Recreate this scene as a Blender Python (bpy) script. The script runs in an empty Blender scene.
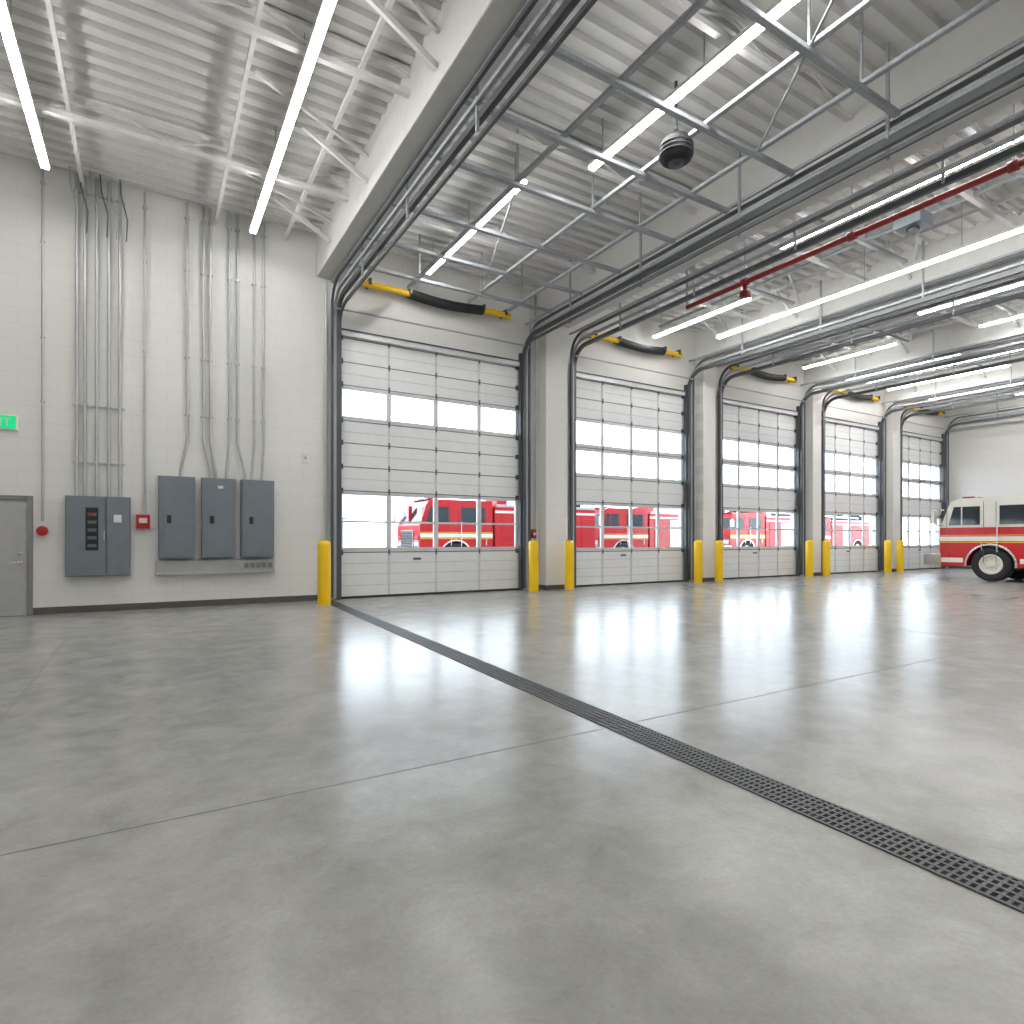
import bpy, math, random
from mathutils import Vector, Matrix
random.seed(4)
scene = bpy.context.scene
try: scene.view_settings.view_transform = 'Standard'
except Exception: pass

# ---------------------------------------------------------------- materials
def mat(name, col, rough=0.5, metal=0.0, nscale=6.0, namt=0.06, emit=None, estr=0.0, bump=0.0, bscale=60):
    m = bpy.data.materials.new(name); m.use_nodes = True
    nt = m.node_tree; b = nt.nodes['Principled BSDF']
    b.inputs['Roughness'].default_value = rough
    b.inputs['Metallic'].default_value = metal
    geo = nt.nodes.new('ShaderNodeNewGeometry')
    n = nt.nodes.new('ShaderNodeTexNoise'); n.inputs['Scale'].default_value = nscale; n.inputs['Detail'].default_value = 4
    nt.links.new(geo.outputs['Position'], n.inputs['Vector'])
    r = nt.nodes.new('ShaderNodeValToRGB')
    r.color_ramp.elements[0].position = 0.3; r.color_ramp.elements[1].position = 0.7
    r.color_ramp.elements[0].color = [max(0, c*(1-namt)) for c in col]+[1]
    r.color_ramp.elements[1].color = [min(1, c*(1+namt)) for c in col]+[1]
    nt.links.new(n.outputs['Fac'], r.inputs['Fac'])
    nt.links.new(r.outputs['Color'], b.inputs['Base Color'])
    if emit:
        b.inputs['Emission Color'].default_value = (*emit, 1); b.inputs['Emission Strength'].default_value = estr
    if bump:
        n2 = nt.nodes.new('ShaderNodeTexNoise'); n2.inputs['Scale'].default_value = bscale
        nt.links.new(geo.outputs['Position'], n2.inputs['Vector'])
        bp = nt.nodes.new('ShaderNodeBump'); bp.inputs['Strength'].default_value = bump; bp.inputs['Distance'].default_value = 0.01
        nt.links.new(n2.outputs['Fac'], bp.inputs['Height']); nt.links.new(bp.outputs['Normal'], b.inputs['Normal'])
    return m

def block_wall_mat(name, col, axis='X'):
    m = bpy.data.materials.new(name); m.use_nodes = True
    nt = m.node_tree; b = nt.nodes['Principled BSDF']; b.inputs['Roughness'].default_value = 0.55
    geo = nt.nodes.new('ShaderNodeNewGeometry'); sep = nt.nodes.new('ShaderNodeSeparateXYZ'); com = nt.nodes.new('ShaderNodeCombineXYZ')
    nt.links.new(geo.outputs['Position'], sep.inputs[0])
    nt.links.new(sep.outputs[axis], com.inputs['X']); nt.links.new(sep.outputs['Z'], com.inputs['Y'])
    br = nt.nodes.new('ShaderNodeTexBrick')
    br.inputs['Scale'].default_value = 1.0; br.inputs['Brick Width'].default_value = 0.6; br.inputs['Row Height'].default_value = 0.3
    br.inputs['Mortar Size'].default_value = 0.006; br.inputs['Mortar Smooth'].default_value = 0.5
    br.inputs['Color1'].default_value = (*col, 1); br.inputs['Color2'].default_value = (*[c*0.985 for c in col], 1)
    br.inputs['Mortar'].default_value = (*[c*0.88 for c in col], 1)
    nt.links.new(com.outputs[0], br.inputs['Vector']); nt.links.new(br.outputs['Color'], b.inputs['Base Color'])
    bp = nt.nodes.new('ShaderNodeBump'); bp.inputs['Strength'].default_value = 0.12; bp.inputs['Distance'].default_value = 0.005; bp.invert = True
    nt.links.new(br.outputs['Fac'], bp.inputs['Height']); nt.links.new(bp.outputs['Normal'], b.inputs['Normal'])
    return m

def floor_mat():
    m = bpy.data.materials.new('polished_concrete'); m.use_nodes = True
    nt = m.node_tree; b = nt.nodes['Principled BSDF']; L = nt.links
    geo = nt.nodes.new('ShaderNodeNewGeometry')
    def noise(s, d, dist=0.0, rg=0.6):
        n = nt.nodes.new('ShaderNodeTexNoise'); n.inputs['Scale'].default_value = s; n.inputs['Detail'].default_value = d
        n.inputs['Roughness'].default_value = rg; n.inputs['Distortion'].default_value = dist
        L.new(geo.outputs['Position'], n.inputs['Vector']); return n
    n1 = noise(0.45, 6, 0.6); n2 = noise(2.4, 12, 0.3, 0.72); n3 = noise(45, 3)
    def ramp(n, a, ca, c, cc):
        r = nt.nodes.new('ShaderNodeValToRGB'); r.color_ramp.elements[0].position = a; r.color_ramp.elements[1].position = c
        r.color_ramp.elements[0].color = (*ca, 1); r.color_ramp.elements[1].color = (*cc, 1)
        L.new(n.outputs['Fac'], r.inputs['Fac']); return r
    r1 = ramp(n1, 0.3, (0.315, 0.310, 0.295), 0.7, (0.385, 0.38, 0.363))
    r2 = ramp(n2, 0.3, (0.76, 0.76, 0.755), 0.7, (1.16, 1.16, 1.16))
    r3 = ramp(n3, 0.3, (0.94, 0.94, 0.94), 0.7, (1.05, 1.05, 1.05))
    m1 = nt.nodes.new('ShaderNodeMixRGB'); m1.blend_type = 'MULTIPLY'; m1.inputs[0].default_value = 1
    m2 = nt.nodes.new('ShaderNodeMixRGB'); m2.blend_type = 'MULTIPLY'; m2.inputs[0].default_value = 1
    L.new(r1.outputs[0], m1.inputs[1]); L.new(r2.outputs[0], m1.inputs[2]); L.new(m1.outputs[0], m2.inputs[1]); L.new(r3.outputs[0], m2.inputs[2])
    L.new(m2.outputs[0], b.inputs['Base Color'])
    mr = nt.nodes.new('ShaderNodeMapRange'); mr.inputs['From Min'].default_value = 0.3; mr.inputs['From Max'].default_value = 0.7
    mr.inputs['To Min'].default_value = 0.19; mr.inputs['To Max'].default_value = 0.26
    L.new(n2.outputs['Fac'], mr.inputs['Value']); L.new(mr.outputs[0], b.inputs['Roughness'])
    b.inputs['Specular IOR Level'].default_value = 0.36
    return m

def glass_mat():
    m = bpy.data.materials.new('window_glass'); m.use_nodes = True
    nt = m.node_tree; nt.nodes.clear()
    o = nt.nodes.new('ShaderNodeOutputMaterial'); t = nt.nodes.new('ShaderNodeBsdfTransparent'); g = nt.nodes.new('ShaderNodeBsdfGlossy')
    t.inputs[0].default_value = (0.95, 0.97, 0.98, 1); g.inputs['Roughness'].default_value = 0.02
    mx = nt.nodes.new('ShaderNodeMixShader'); f = nt.nodes.new('ShaderNodeLayerWeight'); f.inputs['Blend'].default_value = 0.15
    mp = nt.nodes.new('ShaderNodeMath'); mp.operation = 'MULTIPLY'; mp.inputs[1].default_value = 0.4
    nt.links.new(f.outputs['Facing'], mp.inputs[0])
    nt.links.new(mp.outputs[0], mx.inputs[0]); nt.links.new(t.outputs[0], mx.inputs[1]); nt.links.new(g.outputs[0], mx.inputs[2])
    nt.links.new(mx.outputs[0], o.inputs[0]); return m

M_wall = block_wall_mat('painted_block_x', (0.77, 0.76, 0.735), 'X')
M_wally = block_wall_mat('painted_block_y', (0.77, 0.76, 0.735), 'Y')
M_floor = floor_mat()
M_glass = glass_mat()
M_ceil = mat('roof_deck_white', (0.66, 0.655, 0.64), 0.9, namt=0.03)
M_beam = mat('painted_beam', (0.64, 0.635, 0.615), 0.6, namt=0.03)
M_steelw = mat('painted_steel_white', (0.70, 0.695, 0.68), 0.5)
M_galv = mat('galvanised_steel', (0.36, 0.385, 0.41), 0.45, 0.1, nscale=30, namt=0.15)
M_conduit = mat('conduit_steel', (0.50, 0.51, 0.52), 0.35, 0.4)
M_track = mat('dark_track', (0.09, 0.098, 0.107), 0.4, 0.3)
M_black = mat('black_rubber', (0.015, 0.015, 0.017), 0.6)
M_door = mat('door_panel_white', (0.82, 0.825, 0.83), 0.4, namt=0.02)
M_alu = mat('door_aluminium', (0.66, 0.675, 0.69), 0.35, 0.15)
M_seam = mat('door_seam', (0.13, 0.14, 0.15), 0.5)
M_yellow = mat('safety_yellow', (0.92, 0.58, 0.005), 0.4, namt=0.03)
M_panel = mat('panel_grey', (0.17, 0.20, 0.23), 0.45, 0.1, namt=0.04)
M_panel2 = mat('panel_grey_edge', (0.10, 0.12, 0.135), 0.5)
M_base = mat('baseboard_grey', (0.09, 0.085, 0.08), 0.6)
M_red = mat('fire_red', (0.55, 0.010, 0.014), 0.22, namt=0.04)
M_redbox = mat('alarm_red', (0.42, 0.012, 0.01), 0.4)
M_pipe = mat('sprinkler_red', (0.27, 0.012, 0.012), 0.45)
M_white = mat('paint_white', (0.8, 0.77, 0.69), 0.3, namt=0.02)
M_chrome = mat('chrome', (0.7, 0.7, 0.7), 0.15, 1.0)
M_silver = mat('silver_shutter', (0.5, 0.51, 0.53), 0.35, 0.6)
M_dglass = mat('dark_glass', (0.02, 0.03, 0.035), 0.06)
M_tire = mat('tire_rubber', (0.02, 0.02, 0.02), 0.75)
M_doorp = mat('steel_door_grey', (0.40, 0.40, 0.395), 0.45)
M_doorf = mat('door_frame_grey', (0.22, 0.22, 0.22), 0.45)
M_grate = mat('drain_iron', (0.11, 0.115, 0.12), 0.5, 0.3)
M_pit = mat('drain_pit', (0.015, 0.015, 0.015), 0.9)
M_joint = mat('control_joint', (0.14, 0.14, 0.135), 0.7)
M_led = mat('led_diffuser', (0.9, 0.9, 0.9), 0.4, emit=(1.0, 0.99, 0.97), estr=44)
M_exit = mat('exit_green', (0.0, 0.3, 0.12), 0.4, emit=(0.0, 0.6, 0.2), estr=0.9)
M_label = mat('label_white', (0.75, 0.75, 0.75), 0.5)
M_asphalt = mat('asphalt', (0.22, 0.22, 0.22), 0.85, nscale=3)
M_bldg = mat('building_render', (0.30, 0.29, 0.27), 0.8)
M_leaf = mat('leaves', (0.045, 0.07, 0.03), 0.8, nscale=4, namt=0.5)
M_bark = mat('bark', (0.08, 0.06, 0.04), 0.9)
M_blue = mat('blue_paint', (0.03, 0.06, 0.25), 0.3)

# ---------------------------------------------------------------- mesh builder
class MB:
    def __init__(s): s.v = []; s.f = []; s.mi = []; s.sm = []; s.mats = []
    def _m(s, m):
        if m not in s.mats: s.mats.append(m)
        return s.mats.index(m)
    def add(s, vs, fs, m, smooth=False):
        o = len(s.v); k = s._m(m); s.v += [tuple(p) for p in vs]
        for f in fs: s.f.append([i+o for i in f]); s.mi.append(k); s.sm.append(smooth)
    def box(s, x0, x1, y0, y1, z0, z1, m):
        vs = [(x, y, z) for x in (x0, x1) for y in (y0, y1) for z in (z0, z1)]
        s.add(vs, [(0,1,3,2),(4,6,7,5),(0,4,5,1),(2,3,7,6),(0,2,6,4),(1,5,7,3)], m)
    def bar(s, p0, p1, w, h, m):
        p0 = Vector(p0); p1 = Vector(p1); d = (p1-p0).normalized()
        up = Vector((0,0,1)) if abs(d.z) < 0.95 else Vector((0,1,0))
        a = d.cross(up).normalized(); b = a.cross(d).normalized(); vs = []
        for p in (p0, p1):
            for i, j in ((-1,-1),(1,-1),(1,1),(-1,1)): vs.append(p+a*(i*w/2)+b*(j*h/2))
        s.add(vs, [(3,2,1,0),(4,5,6,7),(0,1,5,4),(1,2,6,5),(2,3,7,6),(3,0,4,7)], m)
    def chan(s, p0, p1, w, h, m, t=0.012):   # C channel, web down
        p0 = Vector(p0); p1 = Vector(p1); d = (p1-p0).normalized(); a = d.cross(Vector((0,0,1))).normalized()
        s.bar(p0-Vector((0,0,h/2)), p1-Vector((0,0,h/2)), w, t, m)
        s.bar(p0+a*w/2, p1+a*w/2, t, h, m); s.bar(p0-a*w/2, p1-a*w/2, t, h, m)
    def tube(s, pts, r, m, seg=10, caps=True):
        pts = [Vector(p) for p in pts]; n = len(pts); vs = []; ref = None
        for i, p in enumerate(pts):
            d = ((pts[min(i+1, n-1)]-pts[max(i-1, 0)])).normalized()
            if ref is None:
                ref = Vector((0,0,1)) if abs(d.z) < 0.9 else Vector((1,0,0))
            a = d.cross(ref).normalized(); b = a.cross(d).normalized(); ref = b
            rr = r[i] if isinstance(r, (list, tuple)) else r
            for k in range(seg):
                t = 2*math.pi*k/seg; vs.append(p+a*(math.cos(t)*rr)+b*(math.sin(t)*rr))
        fs = []
        for i in range(n-1):
            for k in range(seg):
                fs.append((i*seg+k, i*seg+(k+1) % seg, (i+1)*seg+(k+1) % seg, (i+1)*seg+k))
        s.add(vs, fs, m, True)
        if caps:
            s.add(vs[:seg], [tuple(range(seg))[::-1]], m); s.add(vs[-seg:], [tuple(range(seg))], m)
    def lathe(s, c, axis, prof, m, seg=32):
        c = Vector(c); ax = Vector(axis).normalized()
        ref = Vector((0,0,1)) if abs(ax.z) < 0.9 else Vector((1,0,0))
        a = ax.cross(ref).normalized(); b = ax.cross(a).normalized(); vs = []; fs = []
        for r, h in prof:
            for k in range(seg):
                t = 2*math.pi*k/seg; vs.append(c+ax*h+a*(r*math.cos(t))+b*(r*math.sin(t)))
        for i in range(len(prof)-1):
            for k in range(seg): fs.append((i*seg+k, i*seg+(k+1) % seg, (i+1)*seg+(k+1) % seg, (i+1)*seg+k))
        s.add(vs, fs, m, True)
    def prism(s, prof, y0, y1, m):   # profile in xz extruded along y
        n = len(prof); vs = [(x, y0, z) for x, z in prof]+[(x, y1, z) for x, z in prof]
        fs = [tuple(range(n)), tuple(range(2*n-1, n-1, -1))]+[(i, i+n, (i+1) % n+n, (i+1) % n) for i in range(n)]
        s.add(vs, fs, m)
    def build(s, name, bevel=0.0, loc=None, rotz=0.0, recenter=True, scale=1.0):
        me = bpy.data.meshes.new(name)
        off = Vector((0,0,0))
        if recenter and loc is None:
            xs = [p[0] for p in s.v]; ys = [p[1] for p in s.v]; zs = [p[2] for p in s.v]
            off = Vector(((min(xs)+max(xs))/2, (min(ys)+max(ys))/2, min(zs)))
        me.from_pydata([tuple((Vector(p)-off)*scale) for p in s.v], [], s.f)
        for m in s.mats: me.materials.append(m)
        for p, k, sm in zip(me.polygons, s.mi, s.sm): p.material_index = k; p.use_smooth = sm
        me.update()
        import bmesh
        bm = bmesh.new(); bm.from_mesh(me); bmesh.ops.recalc_face_normals(bm, faces=bm.faces); bm.to_mesh(me); bm.free()
        o = bpy.data.objects.new(name, me); scene.collection.objects.link(o)
        o.location = off if loc is None else loc; o.rotation_euler = (0, 0, rotz)
        if bevel:
            b = o.modifiers.new('bevel', 'BEVEL'); b.width = bevel; b.segments = 2; b.limit_method = 'ANGLE'; b.angle_limit = math.radians(50)
        return o

WY = 14.2; CZ = 8.5; XL = -6.0; XR = 34.0; YB = -9.0
DOORS = [(3.8, 8.86), (10.7, 15.4), (17.1, 21.6), (23.2, 27.5), (29.2, 33.3)]
DH = 6.24

# ---------------------------------------------------------------- shell
b = MB(); b.box(XL-0.3, XR+0.3, YB, WY+0.3, -0.2, 0, M_floor); b.build('floor')
b = MB()
px = XL
for x0, x1 in DOORS:
    b.box(px, x0, WY, WY+0.3, 0, CZ, M_wall); b.box(x0, x1, WY, WY+0.3, DH, CZ, M_wall); px = x1
b.box(px, XR, WY, WY+0.3, 0, CZ, M_wall)
b.build('wall_front')
b = MB(); b.box(XR, XR+0.3, YB, WY+0.3, 0, CZ, M_wally); b.build('wall_right')
b = MB(); b.box(XL-0.3, XL, YB, WY+0.3, 0, CZ, M_wally); b.build('wall_left')
b = MB(); b.box(XL-0.3, XR+0.3, YB-0.3, YB, 0, CZ, M_wall); b.build('wall_back')
b = MB(); b.box(XL-0.3, XR+0.3, YB-0.3, WY+0.3, CZ, CZ+0.2, M_ceil)
y = YB+0.15
while y < WY-0.12:      # trapezoidal deck ribs
    vs = [(x, yy, z) for x in (XL, XR) for yy, z in ((y-0.10, CZ), (y-0.075, CZ-0.085), (y+0.075, CZ-0.085), (y+0.10, CZ))]
    b.add(vs, [(0,1,5,4),(1,2,6,5),(2,3,7,6),(0,3,2,1),(4,5,6,7)], M_ceil); y += 0.3
b.build('ceiling')
b = MB(); b.box(XL, -3.05, WY-0.02, WY, 0, 0.13, M_base); b.box(-1.87, 3.62, WY-0.02, WY, 0, 0.13, M_base); b.build('baseboard_front')
b = MB(); b.box(XR-0.02, XR, YB, WY, 0, 0.13, M_base); b.build('baseboard_right')

BEAMS = [(3.3, 3.9), (9.4, 10.35), (15.8, 16.6), (22.0, 22.75), (27.95, 28.75)]
for i, (x0, x1) in enumerate(BEAMS):
    b = MB(); b.box(x0, x1, YB, WY, 7.5, CZ, M_beam)
    b.build('roof_beam', 0.02)
    if i:
        b = MB(); b.box(x0+0.1, x1-0.1, WY-0.35, WY, 0, 7.5, M_wall); b.box(x0+0.08, x1-0.08, WY-0.37, WY, 0, 0.13, M_base)
        b.build('wall_pilaster', 0.01)

# roof framing: open-web joists & braces
b = MB()
for y in (-6, -3, 0, 2.6, 5.3, 8.4, 11.6):
    b.bar((XL, y, 8.03), (XR, y, 8.03), 0.09, 0.08, M_steelw)
    b.bar((XL, y, 8.37), (XR, y, 8.37), 0.09, 0.06, M_steelw)
    x = XL; k = 0
    while x < XR-0.9:
        b.bar((x, y, 8.07 if k % 2 else 8.36), (x+0.9, y, 8.36 if k % 2 else 8.07), 0.03, 0.03, M_steelw); x += 0.9; k += 1
b.build('roof_joist')
b = MB()
for x in (-4.0, -1.1, 1.2, 2.6, 11.2, 13.0, 14.6, 17.8, 19.8, 21.4, 24.0, 26.0, 30.2, 32.0):
    b.bar((x, YB, 8.20), (x, WY, 8.20), 0.06, 0.08, M_steelw)
for y in (12.9, 10.4, 7.4, 4.6):
    for xb in (3.3, 15.8, 22.0, 27.95):
        b.bar((xb, y, 7.75), (xb-1.1, y, 8.35), 0.06, 0.08, M_steelw)
        b.bar((xb-0.03, y-0.1, 8.15), (xb-2.0, y-1.1, 8.15), 0.05, 0.06, M_steelw)
b.build('roof_bracing')

# ---------------------------------------------------------------- sectional doors
def door(x0, x1, secs, n=4):
    b = MB(); Y0, Y1 = WY+0.06, WY+0.11
    w = (x1-x0)/n
    for z0, z1, t in secs:
        g = 0.012
        if t == 'S':
            b.box(x0, x1, Y0, Y1, z0+g, z1-g, M_door)
            h = z1-z0
            m = 4 if h > 0.9 else 2
            for k in range(1, m): b.box(x0, x1, Y0-0.006, Y0, z0+h*k/m-0.012, z0+h*k/m+0.012, M_alu)
            for k in range(0, n+1):
                xc = min(max(x0+k*w, x0+0.04), x1-0.04)
                b.box(xc-0.025, xc+0.025, Y0-0.02, Y0, z0+g, z1-g, M_alu)
        else:
            b.box(x0, x1, Y0-0.01, Y1, z0+g, z0+0.11, M_alu); b.box(x0, x1, Y0-0.01, Y1, z1-0.10, z1-g, M_alu)
            for k in range(n+1):
                xc = min(max(x0+k*w, x0+0.06), x1-0.06)
                b.box(xc-0.06, xc+0.06, Y0-0.01, Y1, z0+0.11, z1-0.10, M_alu)
            if z1-z0 > 1.1:
                zm = (z0+z1)/2; b.box(x0, x1, Y0, Y1, zm-0.025, zm+0.025, M_alu)
            yg = Y0+0.025
            b.add([(x0, yg, z0+0.1), (x1, yg, z0+0.1), (x1, yg, z1-0.1), (x0, yg, z1-0.1)], [(0,1,2,3)], M_glass)
        b.box(x0, x1, Y0+0.015, Y1-0.01, z1-g, z1+g, M_seam)
        b.box(x0+0.02, x0+0.12, Y0-0.05, Y0-0.01, z1-0.06, z1+0.06, M_track)
        b.box(x1-0.12, x1-0.02, Y0-0.05, Y0-0.01, z1-0.06, z1+0.06, M_track)
        for k in range(1, n): b.box(x0+k*w-0.02, x0+k*w+0.02, Y0-0.035, Y0-0.01, z1-0.07, z1+0.07, M_seam)
    b.box(x0, x1, Y0-0.01, Y1+0.01, 0, 0.05, M_black)
    b.box(x0+1.9, x0+2.1, Y0-0.05, Y0-0.02, 0.9, 0.95, M_track)
    return b.build('sectional_overhead_door')
S1 = [(0.04,1.1,'S'),(1.1,2.58,'W'),(2.58,3.15,'S'),(3.15,3.72,'S'),(3.72,4.25,'S'),(4.25,5.1,'W'),(5.1,5.65,'S'),(5.65,6.22,'S')]
S2 = [(0.04,1.05,'S'),(1.05,2.55,'W'),(2.55,3.3,'S'),(3.3,4.18,'W'),(4.18,5.06,'W'),(5.06,5.65,'S'),(5.65,6.22,'S')]
for i, (x0, x1) in enumerate(DOORS): door(x0, x1, S1 if i == 0 else S2)

# tracks + hanging frames
def arc_track(x, off, zt, yend):
    R = 0.55; pts = [(x, WY-0.1-off, 0.05), (x, WY-0.1-off, zt-R)]
    for k in range(1, 8):
        t = math.pi/2*k/7; pts.append((x, WY-0.1-off-R*(1-math.cos(t)), zt-R+R*math.sin(t)))
    pts.append((x, yend, zt)); return pts
for i, (x0, x1) in enumerate(DOORS):
    b = MB(); ye = 1.5
    for xs, sg in ((x0, -1), (x1, 1)):
        for k, (dx, zt, w, mm) in enumerate(((0.0, 6.82, 0.05, M_track), (0.05, 7.0, 0.08, M_track), (0.12, 7.16, 0.06, M_galv), (0.19, 7.33, 0.05, M_track))):
            if i and k == 0: continue
            p = arc_track(xs+sg*dx, 0.03*k, zt-0.0, ye)
            if k == 0: p = [q for q in p if q[2] > 6.2]
            for a, c in zip(p[:-1], p[1:]): b.bar(a, c, w, 0.10 if k == 1 else 0.06, mm)
        b.box(xs-0.05, xs+0.05, WY-0.1, WY-0.0, 0, 6.6, M_track)      # jamb angle
        b.bar((xs+sg*0.15, WY-0.05, 7.44), (xs+sg*0.15, ye, 7.44), 0.05, 0.05, M_galv)
        for yy in (2, 4.5, 7, 9.5, 12): b.bar((xs+sg*0.1, yy, 6.8 if i == 0 else 6.97), (xs+sg*0.1, yy, 7.49 if (i == 0 and sg < 0) else 8.45), 0.04, 0.04, M_galv)
    b.tube([(x0-0.15, WY-0.3, 6.75), (x1+0.15, WY-0.3, 6.75)], 0.02, M_galv)
    b.box(x0-0.1, x1+0.1, WY-0.06, WY, 6.24, 6.36, M_alu)
    b.box(x0-0.1, x1+0.1, WY-0.09, WY, 6.36, 6.39, M_track)
    b.build('door_track')
    b = MB(); w = x1-x0
    zf = 7.40 if i == 0 else 8.0
    rows = (2.2, 4.4, 6.0, 7.3, 8.6, 10.2, 11.6, 12.9) if i == 0 else (4.4, 7.3, 10.2)
    cols = (0.30, 0.62, 0.85) if i == 0 else (0.62,)
    xo = 0.15 if i == 0 else -0.05
    for yy in rows: b.chan((x0-xo, yy, zf), (x1+xo, yy, zf), 0.08, 0.06, M_galv)
    for fx in cols: b.chan((x0+w*fx, 1.5, zf+0.07), (x0+w*fx, 13.6, zf+0.07), 0.07, 0.05, M_galv)
    if i == 0:
        b.bar((x0+w*0.3, 8.6, zf+0.04), (x0+w*0.62, 12.9, zf+0.04), 0.03, 0.03, M_galv)
        b.bar((x0+w*0.3, 2.2, zf+0.04), (x0+w*0.85, 6.0, zf+0.04), 0.03, 0.03, M_galv)
    for fx in cols:
        for yy in rows[1::3]: b.bar((x0+w*fx, yy, zf+0.06), (x0+w*fx, yy, 8.48), 0.03, 0.03, M_galv)
    b.build('ceiling_strut_frame')
    # yellow/black hose bar above door
    b = MB(); a0 = x0+w*0.10; a1 = x1-w*0.09; yy = WY-0.22
    n = 24; P = []
    for k in range(n+1):
        t = k/n; x = a0+(a1-a0)*t; s = 0 if t < .28 or t > .8 else math.sin((t-.28)/.52*math.pi)
        P.append((x, yy, 7.5-0.07*s))
    b.tube(P[:8], 0.075, M_yellow, 12); b.tube(P[7:20], 0.12, M_black, 12); b.tube(P[19:], 0.075, M_yellow, 12)
    for pp in (P[1], P[-2], P[7], P[19]): b.box(pp[0]-0.03, pp[0]+0.03, yy-0.12, WY, pp[2]-0.03, pp[2]+0.12, M_track)
    b.build('exhaust_hose')

# ---------------------------------------------------------------- lights
def led(x, y0, y1, z=7.8):
    b = MB(); b.box(x-0.055, x+0.055, y0, y1, z-0.03, z+0.01, M_led)
    b.box(x-0.065, x+0.065, y0-0.02, y1+0.02, z+0.01, z+0.07, M_white)
    k = max(2, int((y1-y0)/2)+1)
    for i in range(k):
        yy = y0+0.3+(y1-y0-0.6)*i/(k-1); b.tube([(x, yy, z+0.07), (x, yy, CZ-0.01)], 0.008, M_galv, 6)
    b.build('linear_led_light')
for a in [(-1.54,7.0,12.93),(1.83,6.0,13.4),(5.7,9.0,13.3),(6.5,3.2,8.1),(11.8,1.5,8.15),(13.6,10.3,13.8),(14.4,3.5,12.0,7.4),(18.6,2,8.5),(21.1,3,8.0,7.75),
          (20.8,10.2,13.4),(23.75,9.6,13.5),(24.9,8.0,13.3),(26.9,9.3,13.5),(26.6,2.5,7.2),(30.5,8.5,13.5),(32.5,6.5,11.0),
          (-4.3,-6,2),(-0.5,-7,-1.5),(3.0,-7,-1.5),(7,-7,-1),(12,-7,-1.5),(18.6,-7,-1.5),(25,-7,-1.5)]:
    led(*a)

# ---------------------------------------------------------------- floor drain + joints
def skew(y): return 2.93+(y-0.97)*(3.5-2.93)/(14-0.97)
b = MB(); hw = 0.13
ya, yb = -4.0, 14.05
def quad(y0, y1, o0, o1, z0, z1, m):
    vs = [(skew(y)+o, y, z) for y in (y0, y1) for o in (o0, o1) for z in (z0, z1)]
    b.add(vs, [(0,1,3,2),(4,6,7,5),(0,4,5,1),(2,3,7,6),(0,2,6,4),(1,5,7,3)], m)
quad(ya, yb, -hw, hw, 0.0005, 0.002, M_pit)
for o in (-hw, hw-0.022, -0.075, -0.022, 0.03, 0.075): quad(ya, yb, o, o+0.016, 0.002, 0.008, M_grate)
y = ya
while y < yb:
    quad(y, y+0.014, -hw, hw, 0.002, 0.007, M_grate); y += 0.035
b.build('trench_drain_grate')
b = MB()
b.box(XL, 2.88, 3.44, 3.449, 0.0002, 0.001, M_joint); b.box(3.2, XR, 3.44, 3.449, 0.0002, 0.001, M_joint)
b.box(-1.004, -0.996, YB, WY-0.05, 0.0002, 0.001, M_joint)
for x in (10.0, 16.2, 22.4): b.box(x-0.005, x+0.005, YB, 13.8, 0.0002, 0.001, M_joint)
b.box(XL, 2.6, -2.6, -2.588, 0.0002, 0.001, M_joint)
b.build('floor_control_joint')

# ---------------------------------------------------------------- bollards
for x, y in [(3.17,12.95),(8.82,13.45),(10.05,13.5),(15.25,13.5),(16.25,13.5),(21.3,13.5),(22.4,13.5),(26.9,13.5),(27.9,13.5)]:
    b = MB()
    pr = [(0.0,1.39),(0.05,1.39),(0.10,1.375),(0.13,1.34),(0.135,1.30),(0.135,0.0)]
    b.lathe((x, y, 0), (0,0,1), pr, M_yellow, 24)
    b.lathe((x, y, 0), (0,0,1), [(0.0,0.012),(0.15,0.012),(0.155,0.0)], M_galv, 24)
    b.build('bollard')

# ---------------------------------------------------------------- left wall fittings
def panel(x0, x1, z0, z1, name, style=0):
    b = MB(); Y = WY-0.22
    b.box(x0, x1, Y, WY, z0, z1, M_panel)
    if style == 0:
        xm = x0+(x1-x0)*0.62
        b.box(x0+0.02, xm-0.01, Y-0.025, Y, z0+0.02, z1-0.02, M_panel); b.box(xm+0.01, x1-0.02, Y-0.025, Y, z0+0.02, z1-0.02, M_panel)
        b.box(x0+0.32, x0+0.52, Y-0.035, Y-0.025, z0+0.50, z1-0.22, M_black)
        for k in range(5): b.box(x0+0.35, x0+0.49, Y-0.045, Y-0.035, z0+0.56+k*0.15, z0+0.62+k*0.15, M_panel2)
        b.box(x0+0.37, x0+0.44, Y-0.05, Y-0.035, z1-0.37, z1-0.32, M_redbox)
        b.box(xm+0.12, xm+0.25, Y-0.03, Y-0.025, z1-0.5, z1-0.35, M_label)
        b.box(xm-0.04, xm-0.02, Y-0.045, Y-0.025, z0+0.7, z0+0.85, M_chrome)
    else:
        b.box(x0+0.025, x1-0.025, Y-0.025, Y, z0+0.025, z1-0.025, M_panel)
        b.box(x0+0.09, x1-0.09, Y-0.032, Y-0.025, z0+0.09, z1-0.12, M_panel)
        b.box(x0+0.15, x0+0.23, Y-0.04, Y-0.03, z0+0.72, z0+0.88, M_black)
        b.box(x0+0.3, x0+0.40, Y-0.038, Y-0.032, z1-0.22, z1-0.16, M_label) if style == 2 else None
    return b.build(name, 0.008)
panel(-1.37, -0.33, 0.70, 2.24, 'electrical_switchboard', 0)
panel(0.14, 0.80, 1.02, 2.70, 'electrical_panel', 1)
panel(0.92, 1.57, 1.02, 2.70, 'electrical_panel', 2)
panel(1.68, 2.34, 1.02, 2.70, 'electrical_panel', 1)
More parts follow.
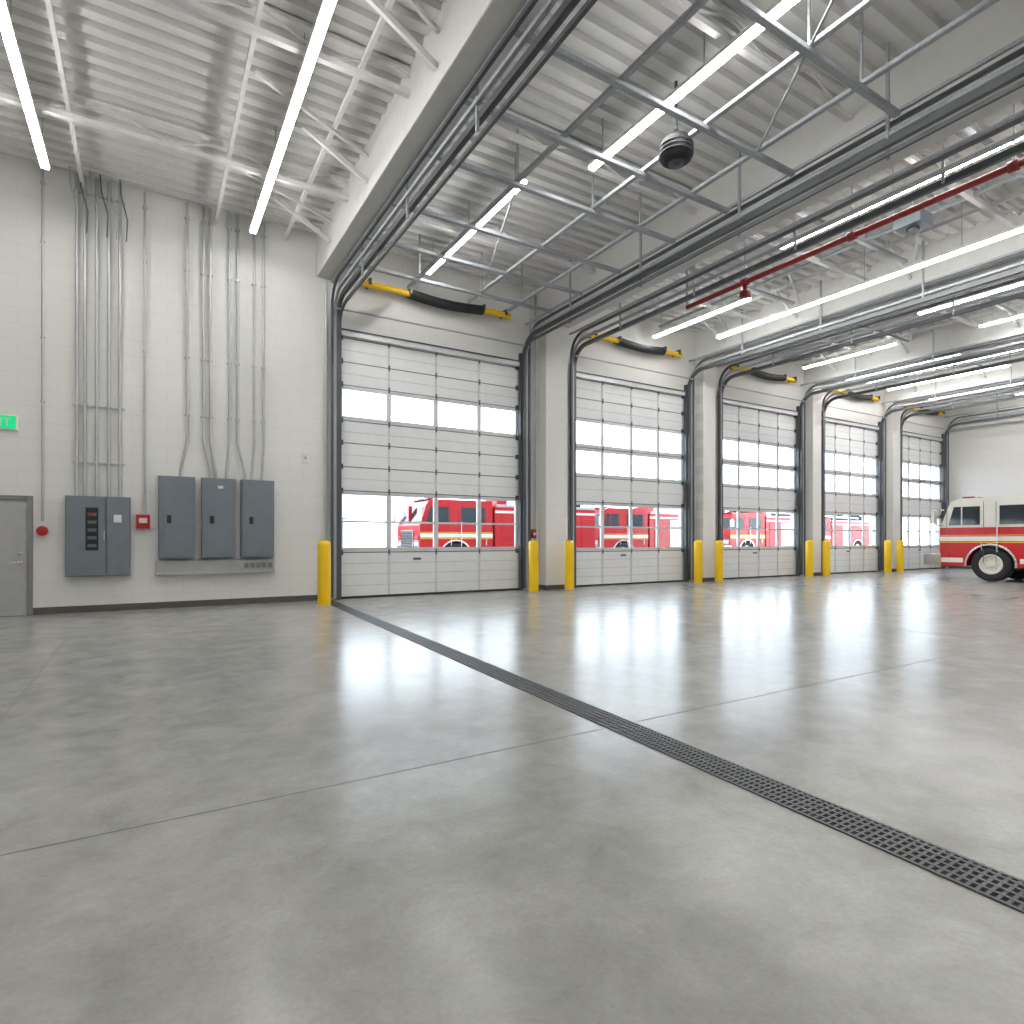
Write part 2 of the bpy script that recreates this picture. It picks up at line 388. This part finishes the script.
b = MB(); b.box(0.1, 2.36, WY-0.14, WY, 0.70, 0.98, M_doorp); b.box(0.08, 2.36, WY-0.17, WY-0.14, 0.68, 0.74, M_doorp)
for k in range(5): b.box(1.75+k*0.12, 1.83+k*0.12, WY-0.16, WY-0.14, 0.80, 0.90, M_panel)
b.build('cable_trough', 0.005)
b = MB(); yy = WY-0.075
for x in (-1.2, -1.075, -0.886, -0.69, -0.51): b.tube([(x, yy, 2.25), (x, yy, 8.41)], 0.03, M_conduit)
for x, d in ((0.66, -0.12), (0.96, 0.14), (1.09, 0.1), (1.46, -0.06), (1.62, 0.15), (1.95, -0.05), (2.14, -0.03)):
    b.tube([(x+d, yy, 2.71), (x+d, yy, 2.80), (x+d*0.8, yy, 2.95), (x+d*0.2, yy, 3.35), (x, yy, 3.5), (x, yy, 8.41)], 0.028, M_conduit)
b.tube([(-0.09, yy, 1.92), (-0.09, yy, 8.41)], 0.022, M_conduit)
b.tube([(-1.72, yy, 1.75), (-1.72, yy, 8.41)], 0.022, M_conduit)
for z in (2.9, 4.0, 8.1):
    b.box(-1.27, -0.42, WY-0.03, WY, z-0.012, z+0.012, M_conduit)
    for x in (-1.2, -1.075, -0.886, -0.69, -0.51): b.box(x-0.045, x+0.045, WY-0.11, WY-0.03, z-0.015, z+0.015, M_conduit)
for z in (4.0, 5.2, 7.0, 8.1):
    for x in (0.66, 0.96, 1.09, 1.46, 1.62, 1.95, 2.14): b.box(x-0.045, x+0.045, WY-0.11, WY, z-0.015, z+0.015, M_conduit)
    for x in (-0.09, -1.72): b.box(x-0.035, x+0.035, WY-0.10, WY, z-0.012, z+0.012, M_conduit)
for x in (9.15, 9.32): b.tube([(x, yy, 0.2), (x, yy, 8.41)], 0.022, M_conduit)
b.tube([(3.50, yy, 0.4), (3.50, yy, 7.4)], 0.03, M_conduit)
b.build('electrical_conduit')
b = MB()
for k in range(6):
    x = -1.3+k*0.16
    b.tube([(x, WY-0.3, 8.41), (x+0.02, WY-0.3, 8.1), (x+0.12, WY-0.2, 7.7), (x+0.1, WY-0.13, 7.3)], 0.012, M_track if k % 2 else M_conduit, 8)
b.build('flexible_cable')
for nm, x, z in (('fire_alarm_pull_station', -0.12, 1.77),):
    b = MB(); b.box(x-0.12, x+0.12, WY-0.09, WY, z-0.14, z+0.14, M_redbox); b.box(x-0.07, x+0.07, WY-0.10, WY-0.09, z-0.03, z+0.07, M_white)
    b.box(x-0.05, x+0.05, WY-0.115, WY-0.10, z-0.08, z-0.05, M_redbox); b.build(nm, 0.01)
b = MB(); b.box(-1.78, -1.66, WY-0.12, WY, 1.5, 1.64, M_redbox); b.lathe((-1.72, WY-0.12, 1.57), (0,-1,0), [(0.09,0),(0.09,0.03),(0.0,0.05)], M_redbox, 20); b.build('fire_alarm_bell', 0.006)
b = MB(); b.box(2.97, 3.12, WY-0.04, WY, 3.17, 3.38, M_label); b.box(3.02, 3.07, WY-0.055, WY-0.04, 3.25, 3.31, M_doorp); b.build('wall_thermostat', 0.005)
for x in (9.22, 15.62):
    b = MB(); b.box(x-0.07, x+0.07, WY-0.18, WY-0.08, 1.45, 1.7, M_redbox if x < 12 else M_label); b.lathe((x, WY-0.18, 1.57), (0,-1,0), [(0.04,0),(0.04,0.03),(0,0.04)], M_label, 16); b.build('door_control_station', 0.006)
# service door
b = MB(); Y = WY
b.box(-2.93, -1.95, Y-0.03, Y, 0.01, 2.14, M_doorp)
b.box(-3.03, -2.93, Y-0.06, Y, 0, 2.22, M_doorf); b.box(-1.95, -1.87, Y-0.06, Y, 0, 2.22, M_doorf); b.box(-2.93, -1.95, Y-0.06, Y, 2.14, 2.22, M_doorf)
b.lathe((-2.06, Y-0.03, 0.98), (0,-1,0), [(0.04,0),(0.04,0.015),(0.015,0.02),(0.015,0.06),(0,0.06)], M_chrome, 16)
b.tube([(-2.06, Y-0.085, 0.98), (-2.2, Y-0.085, 0.98)], 0.011, M_chrome)
b.lathe((-2.06, Y-0.03, 1.15), (0,-1,0), [(0.03,0),(0.03,0.02),(0,0.02)], M_chrome, 16)
b.build('door_1', 0.004)
# exit sign
b = MB(); b.box(-2.62, -2.09, WY-0.06, WY, 3.42, 3.70, M_white); b.box(-2.60, -2.11, WY-0.065, WY-0.06, 3.44, 3.68, M_exit)
def L(x, *bars):
    for a, c, d, e in bars: b.box(x+a, x+c, WY-0.07, WY-0.065, 3.49+d, 3.49+e, M_white)
L(-2.56, (0,.02,0,.14),(0,.07,0,.02),(0,.07,.06,.08),(0,.07,.12,.14))
L(-2.46, (0,.02,0,.05),(.06,.08,0,.05),(.02,.06,.05,.09),(0,.02,.09,.14),(.06,.08,.09,.14))
L(-2.34, (0,.02,0,.14)); L(-2.28, (.03,.05,0,.14),(0,.08,.12,.14))
b.build('exit_sign', 0.004)

# ceiling devices
b = MB(); c = (6.89, 6.53, 7.17)
b.lathe(c, (0,0,1), [(0,0),(0.16,0),(0.23,0.05),(0.25,0.14),(0.25,0.28),(0.2,0.36),(0.06,0.40),(0.04,0.5),(0,0.5)], M_black, 28)
b.lathe(c, (0,0,-1), [(0.12,0.0),(0.12,0.02),(0.05,0.02),(0.05,0.04),(0,0.04)], M_track, 20)
for k in range(3): b.lathe((c[0], c[1], c[2]+0.10+k*0.06), (0,0,1), [(0.25,0),(0.262,0.01),(0.262,0.02),(0.25,0.03)], M_track, 28)
b.tube([(c[0], c[1], c[2]+0.5), (c[0], c[1], CZ-0.01)], 0.025, M_track); b.build('hanging_hose_reel')
b = MB(); sx = 11.46; sz = 7.2
b.tube([(sx, 1.5, sz), (sx, 10.5, sz)], 0.055, M_pipe, 12); b.tube([(sx, 10.5, sz-0.06), (sx, 10.5, CZ-0.01)], 0.03, M_galv, 12)
for yy in (3.9, 6.4, 8.8):
    b.lathe((sx, yy, sz), (0,1,0), [(0.055,-0.07),(0.085,-0.07),(0.085,0.07),(0.055,0.07)], M_pipe, 14); b.tube([(sx, yy, sz), (sx, yy, CZ-0.01)], 0.012, M_galv, 6)
b.tube([(sx, 8.8, sz), (sx, 8.8, sz-0.2)], 0.045, M_pipe); b.lathe((sx, 8.8, sz-0.33), (0,0,1), [(0,0),(0.12,0),(0.12,0.1),(0.05,0.15),(0,0.15)], M_pipe, 16)
b.build('sprinkler_pipe')
b = MB(); b.box(12.75, 13.25, 5.8, 6.3, 7.6, 7.85, M_panel); b.tube([(13.0, 6.05, 7.6), (13.0, 6.05, 7.53)], 0.12, M_track); b.box(12.98, 13.02, 6.03, 6.07, 7.85, CZ-0.01, M_galv); b.build('ceiling_heater_unit', 0.01)

# ---------------------------------------------------------------- fire truck
def arch(cx, r, z0, n=12, cz=0.55):
    out = []
    a0 = math.asin((z0-cz)/r)
    for k in range(n+1):
        t = math.pi-a0-(math.pi-2*a0)*k/n
        out.append((cx+r*math.cos(t), cz+r*math.sin(t)))
    return out
def wheel(b, cx, side):
    y = side*1.02; ax = (0, side, 0); c = (cx, y, 0.58)
    b.lathe(c, ax, [(0.30,-0.16),(0.50,-0.17),(0.57,-0.14),(0.58,-0.08),(0.58,0.08),(0.57,0.13),(0.50,0.17),(0.36,0.165),(0.34,0.15)], M_tire, 36)
    b.lathe(c, ax, [(0.34,0.15),(0.33,0.165),(0.29,0.16),(0.24,0.06),(0.15,0.05),(0.13,0.14),(0.09,0.17),(0,0.18)], M_white, 32)
    for k in range(8):
        t = k*math.pi/4; b.lathe((cx+0.19*math.cos(t), y+side*0.06, 0.58+0.19*math.sin(t)), ax, [(0.02,0),(0.02,0.03),(0,0.03)], M_chrome, 8)
def fire_truck(loc, rot, top=None, scale=1.0):
    top = top or M_white
    b = MB(); z0 = 0.5; xw = -1.65; xr = -6.9
    b.box(-8.6, -0.3, -0.5, 0.5, 0.5, 0.8, M_black)
    cl = [(-0.2, z0), (-0.15, 1.0), (-0.15, 1.83), (-3.3, 1.83), (-3.3, z0)]+arch(xw, 0.70, z0)
    b.prism(cl, -1.2, 1.2, M_red)
    cu = [(-0.15, 1.83), (-0.42, 2.62), (-0.52, 2.76), (-0.75, 2.84), (-3.3, 2.84), (-3.3, 1.83)]
    b.prism(cu, -1.18, 1.18, top)
    d = 0.012
    b.add([(-0.19+d+0.0, -1.08, 1.93), (-0.19+d, 1.08, 1.93), (-0.40+d, 1.02, 2.55), (-0.40+d, -1.02, 2.55)], [(0,1,2,3)], M_dglass)
    b.box(-0.30, -0.16, -0.03, 0.03, 1.9, 2.6, top)
    for s in (-1, 1):
        def sp(prof, m, y=1.19, t=0.012): b.prism(prof, s*(y-0.005), s*(y+t), m)
        sp([(-0.42,1.92),(-0.58,2.55),(-1.35,2.55),(-1.35,1.92)], M_dglass)
        sp([(-0.80,1.92),(-0.80,2.55),(-0.84,2.55),(-0.84,1.92)], top, 1.19, 0.016)
        sp([(-1.9,1.92),(-1.9,2.55),(-2.95,2.55),(-2.95,1.92)], M_dglass)
        for xx in (-0.36, -1.45, -1.8, -3.05): sp([(xx,0.62),(xx,2.7),(xx-0.015,2.7),(xx-0.015,0.62)], M_track, 1.2, 0.004)
        sp([(-0.16,1.36),(-0.16,1.52),(-3.3,1.52),(-3.3,1.36)], M_white, 1.2, 0.012)
        sp([(-0.16,1.31),(-0.16,1.335),(-3.3,1.335),(-3.3,1.31)], M_yellow, 1.2, 0.013)
        sp([(-0.16,1.55),(-0.16,1.57),(-3.3,1.57),(-3.3,1.55)], M_yellow, 1.2, 0.013)
        sp([(-0.2,0.62),(-0.2,0.78),(-0.86,0.78),(-0.86,0.62)], M_white, 1.2, 0.012)
        sp([(-2.45,0.62),(-2.45,0.78),(-3.3,0.78),(-3.3,0.62)], M_white, 1.2, 0.012)
        for cx in (xw, xr):
            o = arch(cx, 0.74, z0); i = arch(cx, 0.68, z0)
            vs = [(p[0], s*1.23, p[1]) for p in o]+[(p[0], s*1.23, p[1]) for p in i]+[(p[0], s*1.19, p[1]) for p in o]
            n = len(o); b.add(vs, [(k, k+1, n+k+1, n+k) for k in range(n-1)]+[(k, k+1, 2*n+k+1, 2*n+k) for k in range(n-1)], M_chrome)
            wheel(b, cx, s)
        for xx in (-1.42, -2.98): b.bar((xx, s*1.25, 1.05), (xx, s*1.25, 1.3), 0.03, 0.03, M_chrome)
        b.bar((-1.86, s*1.26, 1.0), (-1.86, s*1.26, 2.0), 0.03, 0.03, M_chrome)
        b.tube([(-0.3, s*1.18, 2.45), (-0.05, s*1.40, 2.45), (-0.05, s*1.40, 1.95), (-0.25, s*1.18, 1.9)], 0.018, M_chrome, 8)
        b.box(-0.1, 0.0, s*1.40-0.11, s*1.40+0.11, 1.98, 2.4, M_white)
        b.box(-0.16, -0.10, s*0.92-0.22, s*0.92+0.22, 0.98, 1.25, M_chrome)
        for q in (-0.1, 0.1): b.lathe((-0.10, s*0.92+q, 1.115), (1,0,0), [(0.085,0),(0.08,0.02),(0,0.035)], M_label, 16)
        b.box(-0.14, -0.10, s*0.92-0.2, s*0.92+0.2, 1.3, 1.42, M_redbox)
        for xa, xb, za in ((-3.75,-4.75,0.7),(-4.85,-5.95,0.7),(-6.1,-7.7,1.45),(-7.8,-8.5,0.7)):
            sm = M_silver if (scale == 1.0 or xa == -4.85) else M_red
            sp([(xa,za),(xa,2.3),(xb,2.3),(xb,za)], sm, 1.2, 0.02)
            zz = za+0.08
            while zz < 2.28: sp([(xa,zz),(xa,zz+0.012),(xb,zz+0.012),(xb,zz)], M_track, 1.2, 0.023); zz += 0.1 if scale == 1.0 else 0.35
        sp([(-3.42,2.36),(-3.42,2.46),(-8.6,2.46),(-8.6,2.36)], M_white, 1.2, 0.012)
        b.box(-8.6, -3.5, s*1.17-0.03, s*1.17+0.03, 2.6, 2.72, M_silver)
    b.box(-0.16, -0.09, -0.62, 0.62, 0.95, 1.65, M_chrome)
    for k in range(6): b.box(-0.10, -0.08, -0.56, 0.56, 1.0+k*0.1, 1.05+k*0.1, M_black)
    b.prism([(0.32,0.5),(0.36,0.55),(0.36,0.86),(0.32,0.9),(-0.2,0.9),(-0.2,0.5)], -1.22, 1.22, M_chrome)
    b.prism([(0.37,0.62),(0.37,0.78),(0.35,0.78),(0.35,0.62)], -1.15, 1.15, M_white)
    bo = [(-3.42, z0), (-3.42, 2.62), (-8.6, 2.62), (-8.6, z0)]+arch(xr, 0.70, z0)
    b.prism(bo, -1.2, 1.2, M_red)
    b.box(-8.9, -8.6, -1.1, 1.1, 0.5, 0.62, M_chrome)
    b.box(-1.0, -0.65, -0.85, 0.85, 2.84, 2.86, M_black)
    for k, m in enumerate((M_redbox, M_label, M_redbox, M_blue, M_redbox, M_label, M_redbox)):
        yy = -0.78+k*0.225; b.box(-0.98, -0.67, yy, yy+0.2, 2.86, 2.92, m)
    for yy in (-0.25, 0.25): b.bar((-8.7, yy, 2.95), (-3.0, yy, 3.1), 0.06, 0.14, M_silver)
    for k in range(16):
        x = -8.5+k*0.35; z = 2.95+(x+8.7)/5.7*0.15; b.bar((x, -0.25, z), (x, 0.25, z), 0.035, 0.035, M_silver)
    b.box(-8.4, -8.0, -0.4, 0.4, 2.62, 2.9, M_black); b.box(-4.4, -3.9, -0.5, 0.5, 2.62, 3.0, M_red)
    return b.build('fire_truck', 0.012, loc=loc, rotz=rot, scale=scale)
fire_truck((25.32, 10.5, 0), math.pi/2)
fire_truck((9.6, 25.0, -0.02), math.pi, M_red, 1.12)
fire_truck((20.6, 26.5, -0.02), math.pi, M_red, 1.12)
fire_truck((33.0, 28.0, -0.02), math.pi, M_red, 1.15)
fire_truck((46.0, 31.0, -0.02), math.pi, M_red, 1.15)

# ---------------------------------------------------------------- outdoors
b = MB(); b.box(-40, 140, WY+0.3, 120, -0.25, -0.02, M_asphalt); b.build('ground_outside')
def house(x0, x1, y0, y1, h):
    b = MB(); b.box(x0, x1, y0, y1, -0.02, h, M_bldg); b.box(x0-0.3, x1+0.3, y0-0.3, y1+0.3, h, h+0.2, M_bldg)
    x = x0+1
    while x < x1-1.5:
        b.box(x, x+1.2, y0-0.03, y0, 1.0, 2.3, M_dglass); b.box(x-0.08, x+1.28, y0-0.06, y0-0.03, 0.9, 1.0, M_white); x += 2.0
    b.build('outside_building')
house(-12, 16, 58, 68, 3.4); house(60, 90, 60, 72, 4.2)
def tree(x, y, h):
    b = MB(); b.tube([(x, y, -0.02), (x+0.1, y, h*0.35), (x, y, h*0.7)], [0.2, 0.15, 0.07], M_bark, 10)
    for k in range(70):
        t = random.random()*2*math.pi; zz = h*(0.34+0.6*random.random()); env = math.sin(math.pi*min(1, (zz/h-0.28)/0.74))
        rr = random.random()**0.5*h*0.27*env; r = h*(0.035+0.035*random.random())
        cx, cy = x+rr*math.cos(t), y+rr*math.sin(t)
        prof = [(max(0.0, r*math.sin(math.pi*i/6))*(1+random.uniform(-.25, .25)), -r*math.cos(math.pi*i/6)) for i in range(7)]
        b.lathe((cx, cy, zz), (0,0,1), prof, M_leaf, 8)
    b.build('tree')
for x, y, h in ((3.5, 44, 4.6), (7.5, 46, 4.2), (50, 42, 5.2), (57, 44, 5.8), (64, 45, 5.2), (72, 48, 6), (82, 50, 5.6), (92, 54, 6), (104, 58, 6.4)): tree(x, y, h)

# ---------------------------------------------------------------- world, camera
w = bpy.data.worlds.new('sky'); scene.world = w; w.use_nodes = True
nt = w.node_tree; bg = nt.nodes['Background']
tc = nt.nodes.new('ShaderNodeTexCoord'); sp = nt.nodes.new('ShaderNodeSeparateXYZ'); rp = nt.nodes.new('ShaderNodeValToRGB')
nt.links.new(tc.outputs['Generated'], sp.inputs[0]); nt.links.new(sp.outputs['Z'], rp.inputs['Fac']); nt.links.new(rp.outputs[0], bg.inputs['Color'])
rp.color_ramp.elements[0].color = (0.80, 0.90, 1, 1); rp.color_ramp.elements[1].color = (0.18, 0.22, 0.30, 1)
rp.color_ramp.elements[0].position = 0.32; rp.color_ramp.elements[1].position = 0.65
bg.inputs['Strength'].default_value = 6.8

cam = bpy.data.cameras.new('camera'); co = bpy.data.objects.new('camera', cam); scene.collection.objects.link(co)
co.location = (0, 0, 1.4); co.rotation_euler = (math.radians(90), 0, math.radians(-31.19))
cam.sensor_width = 36; cam.lens = 21.02; cam.shift_y = 0.0273; cam.clip_end = 500
scene.camera = co
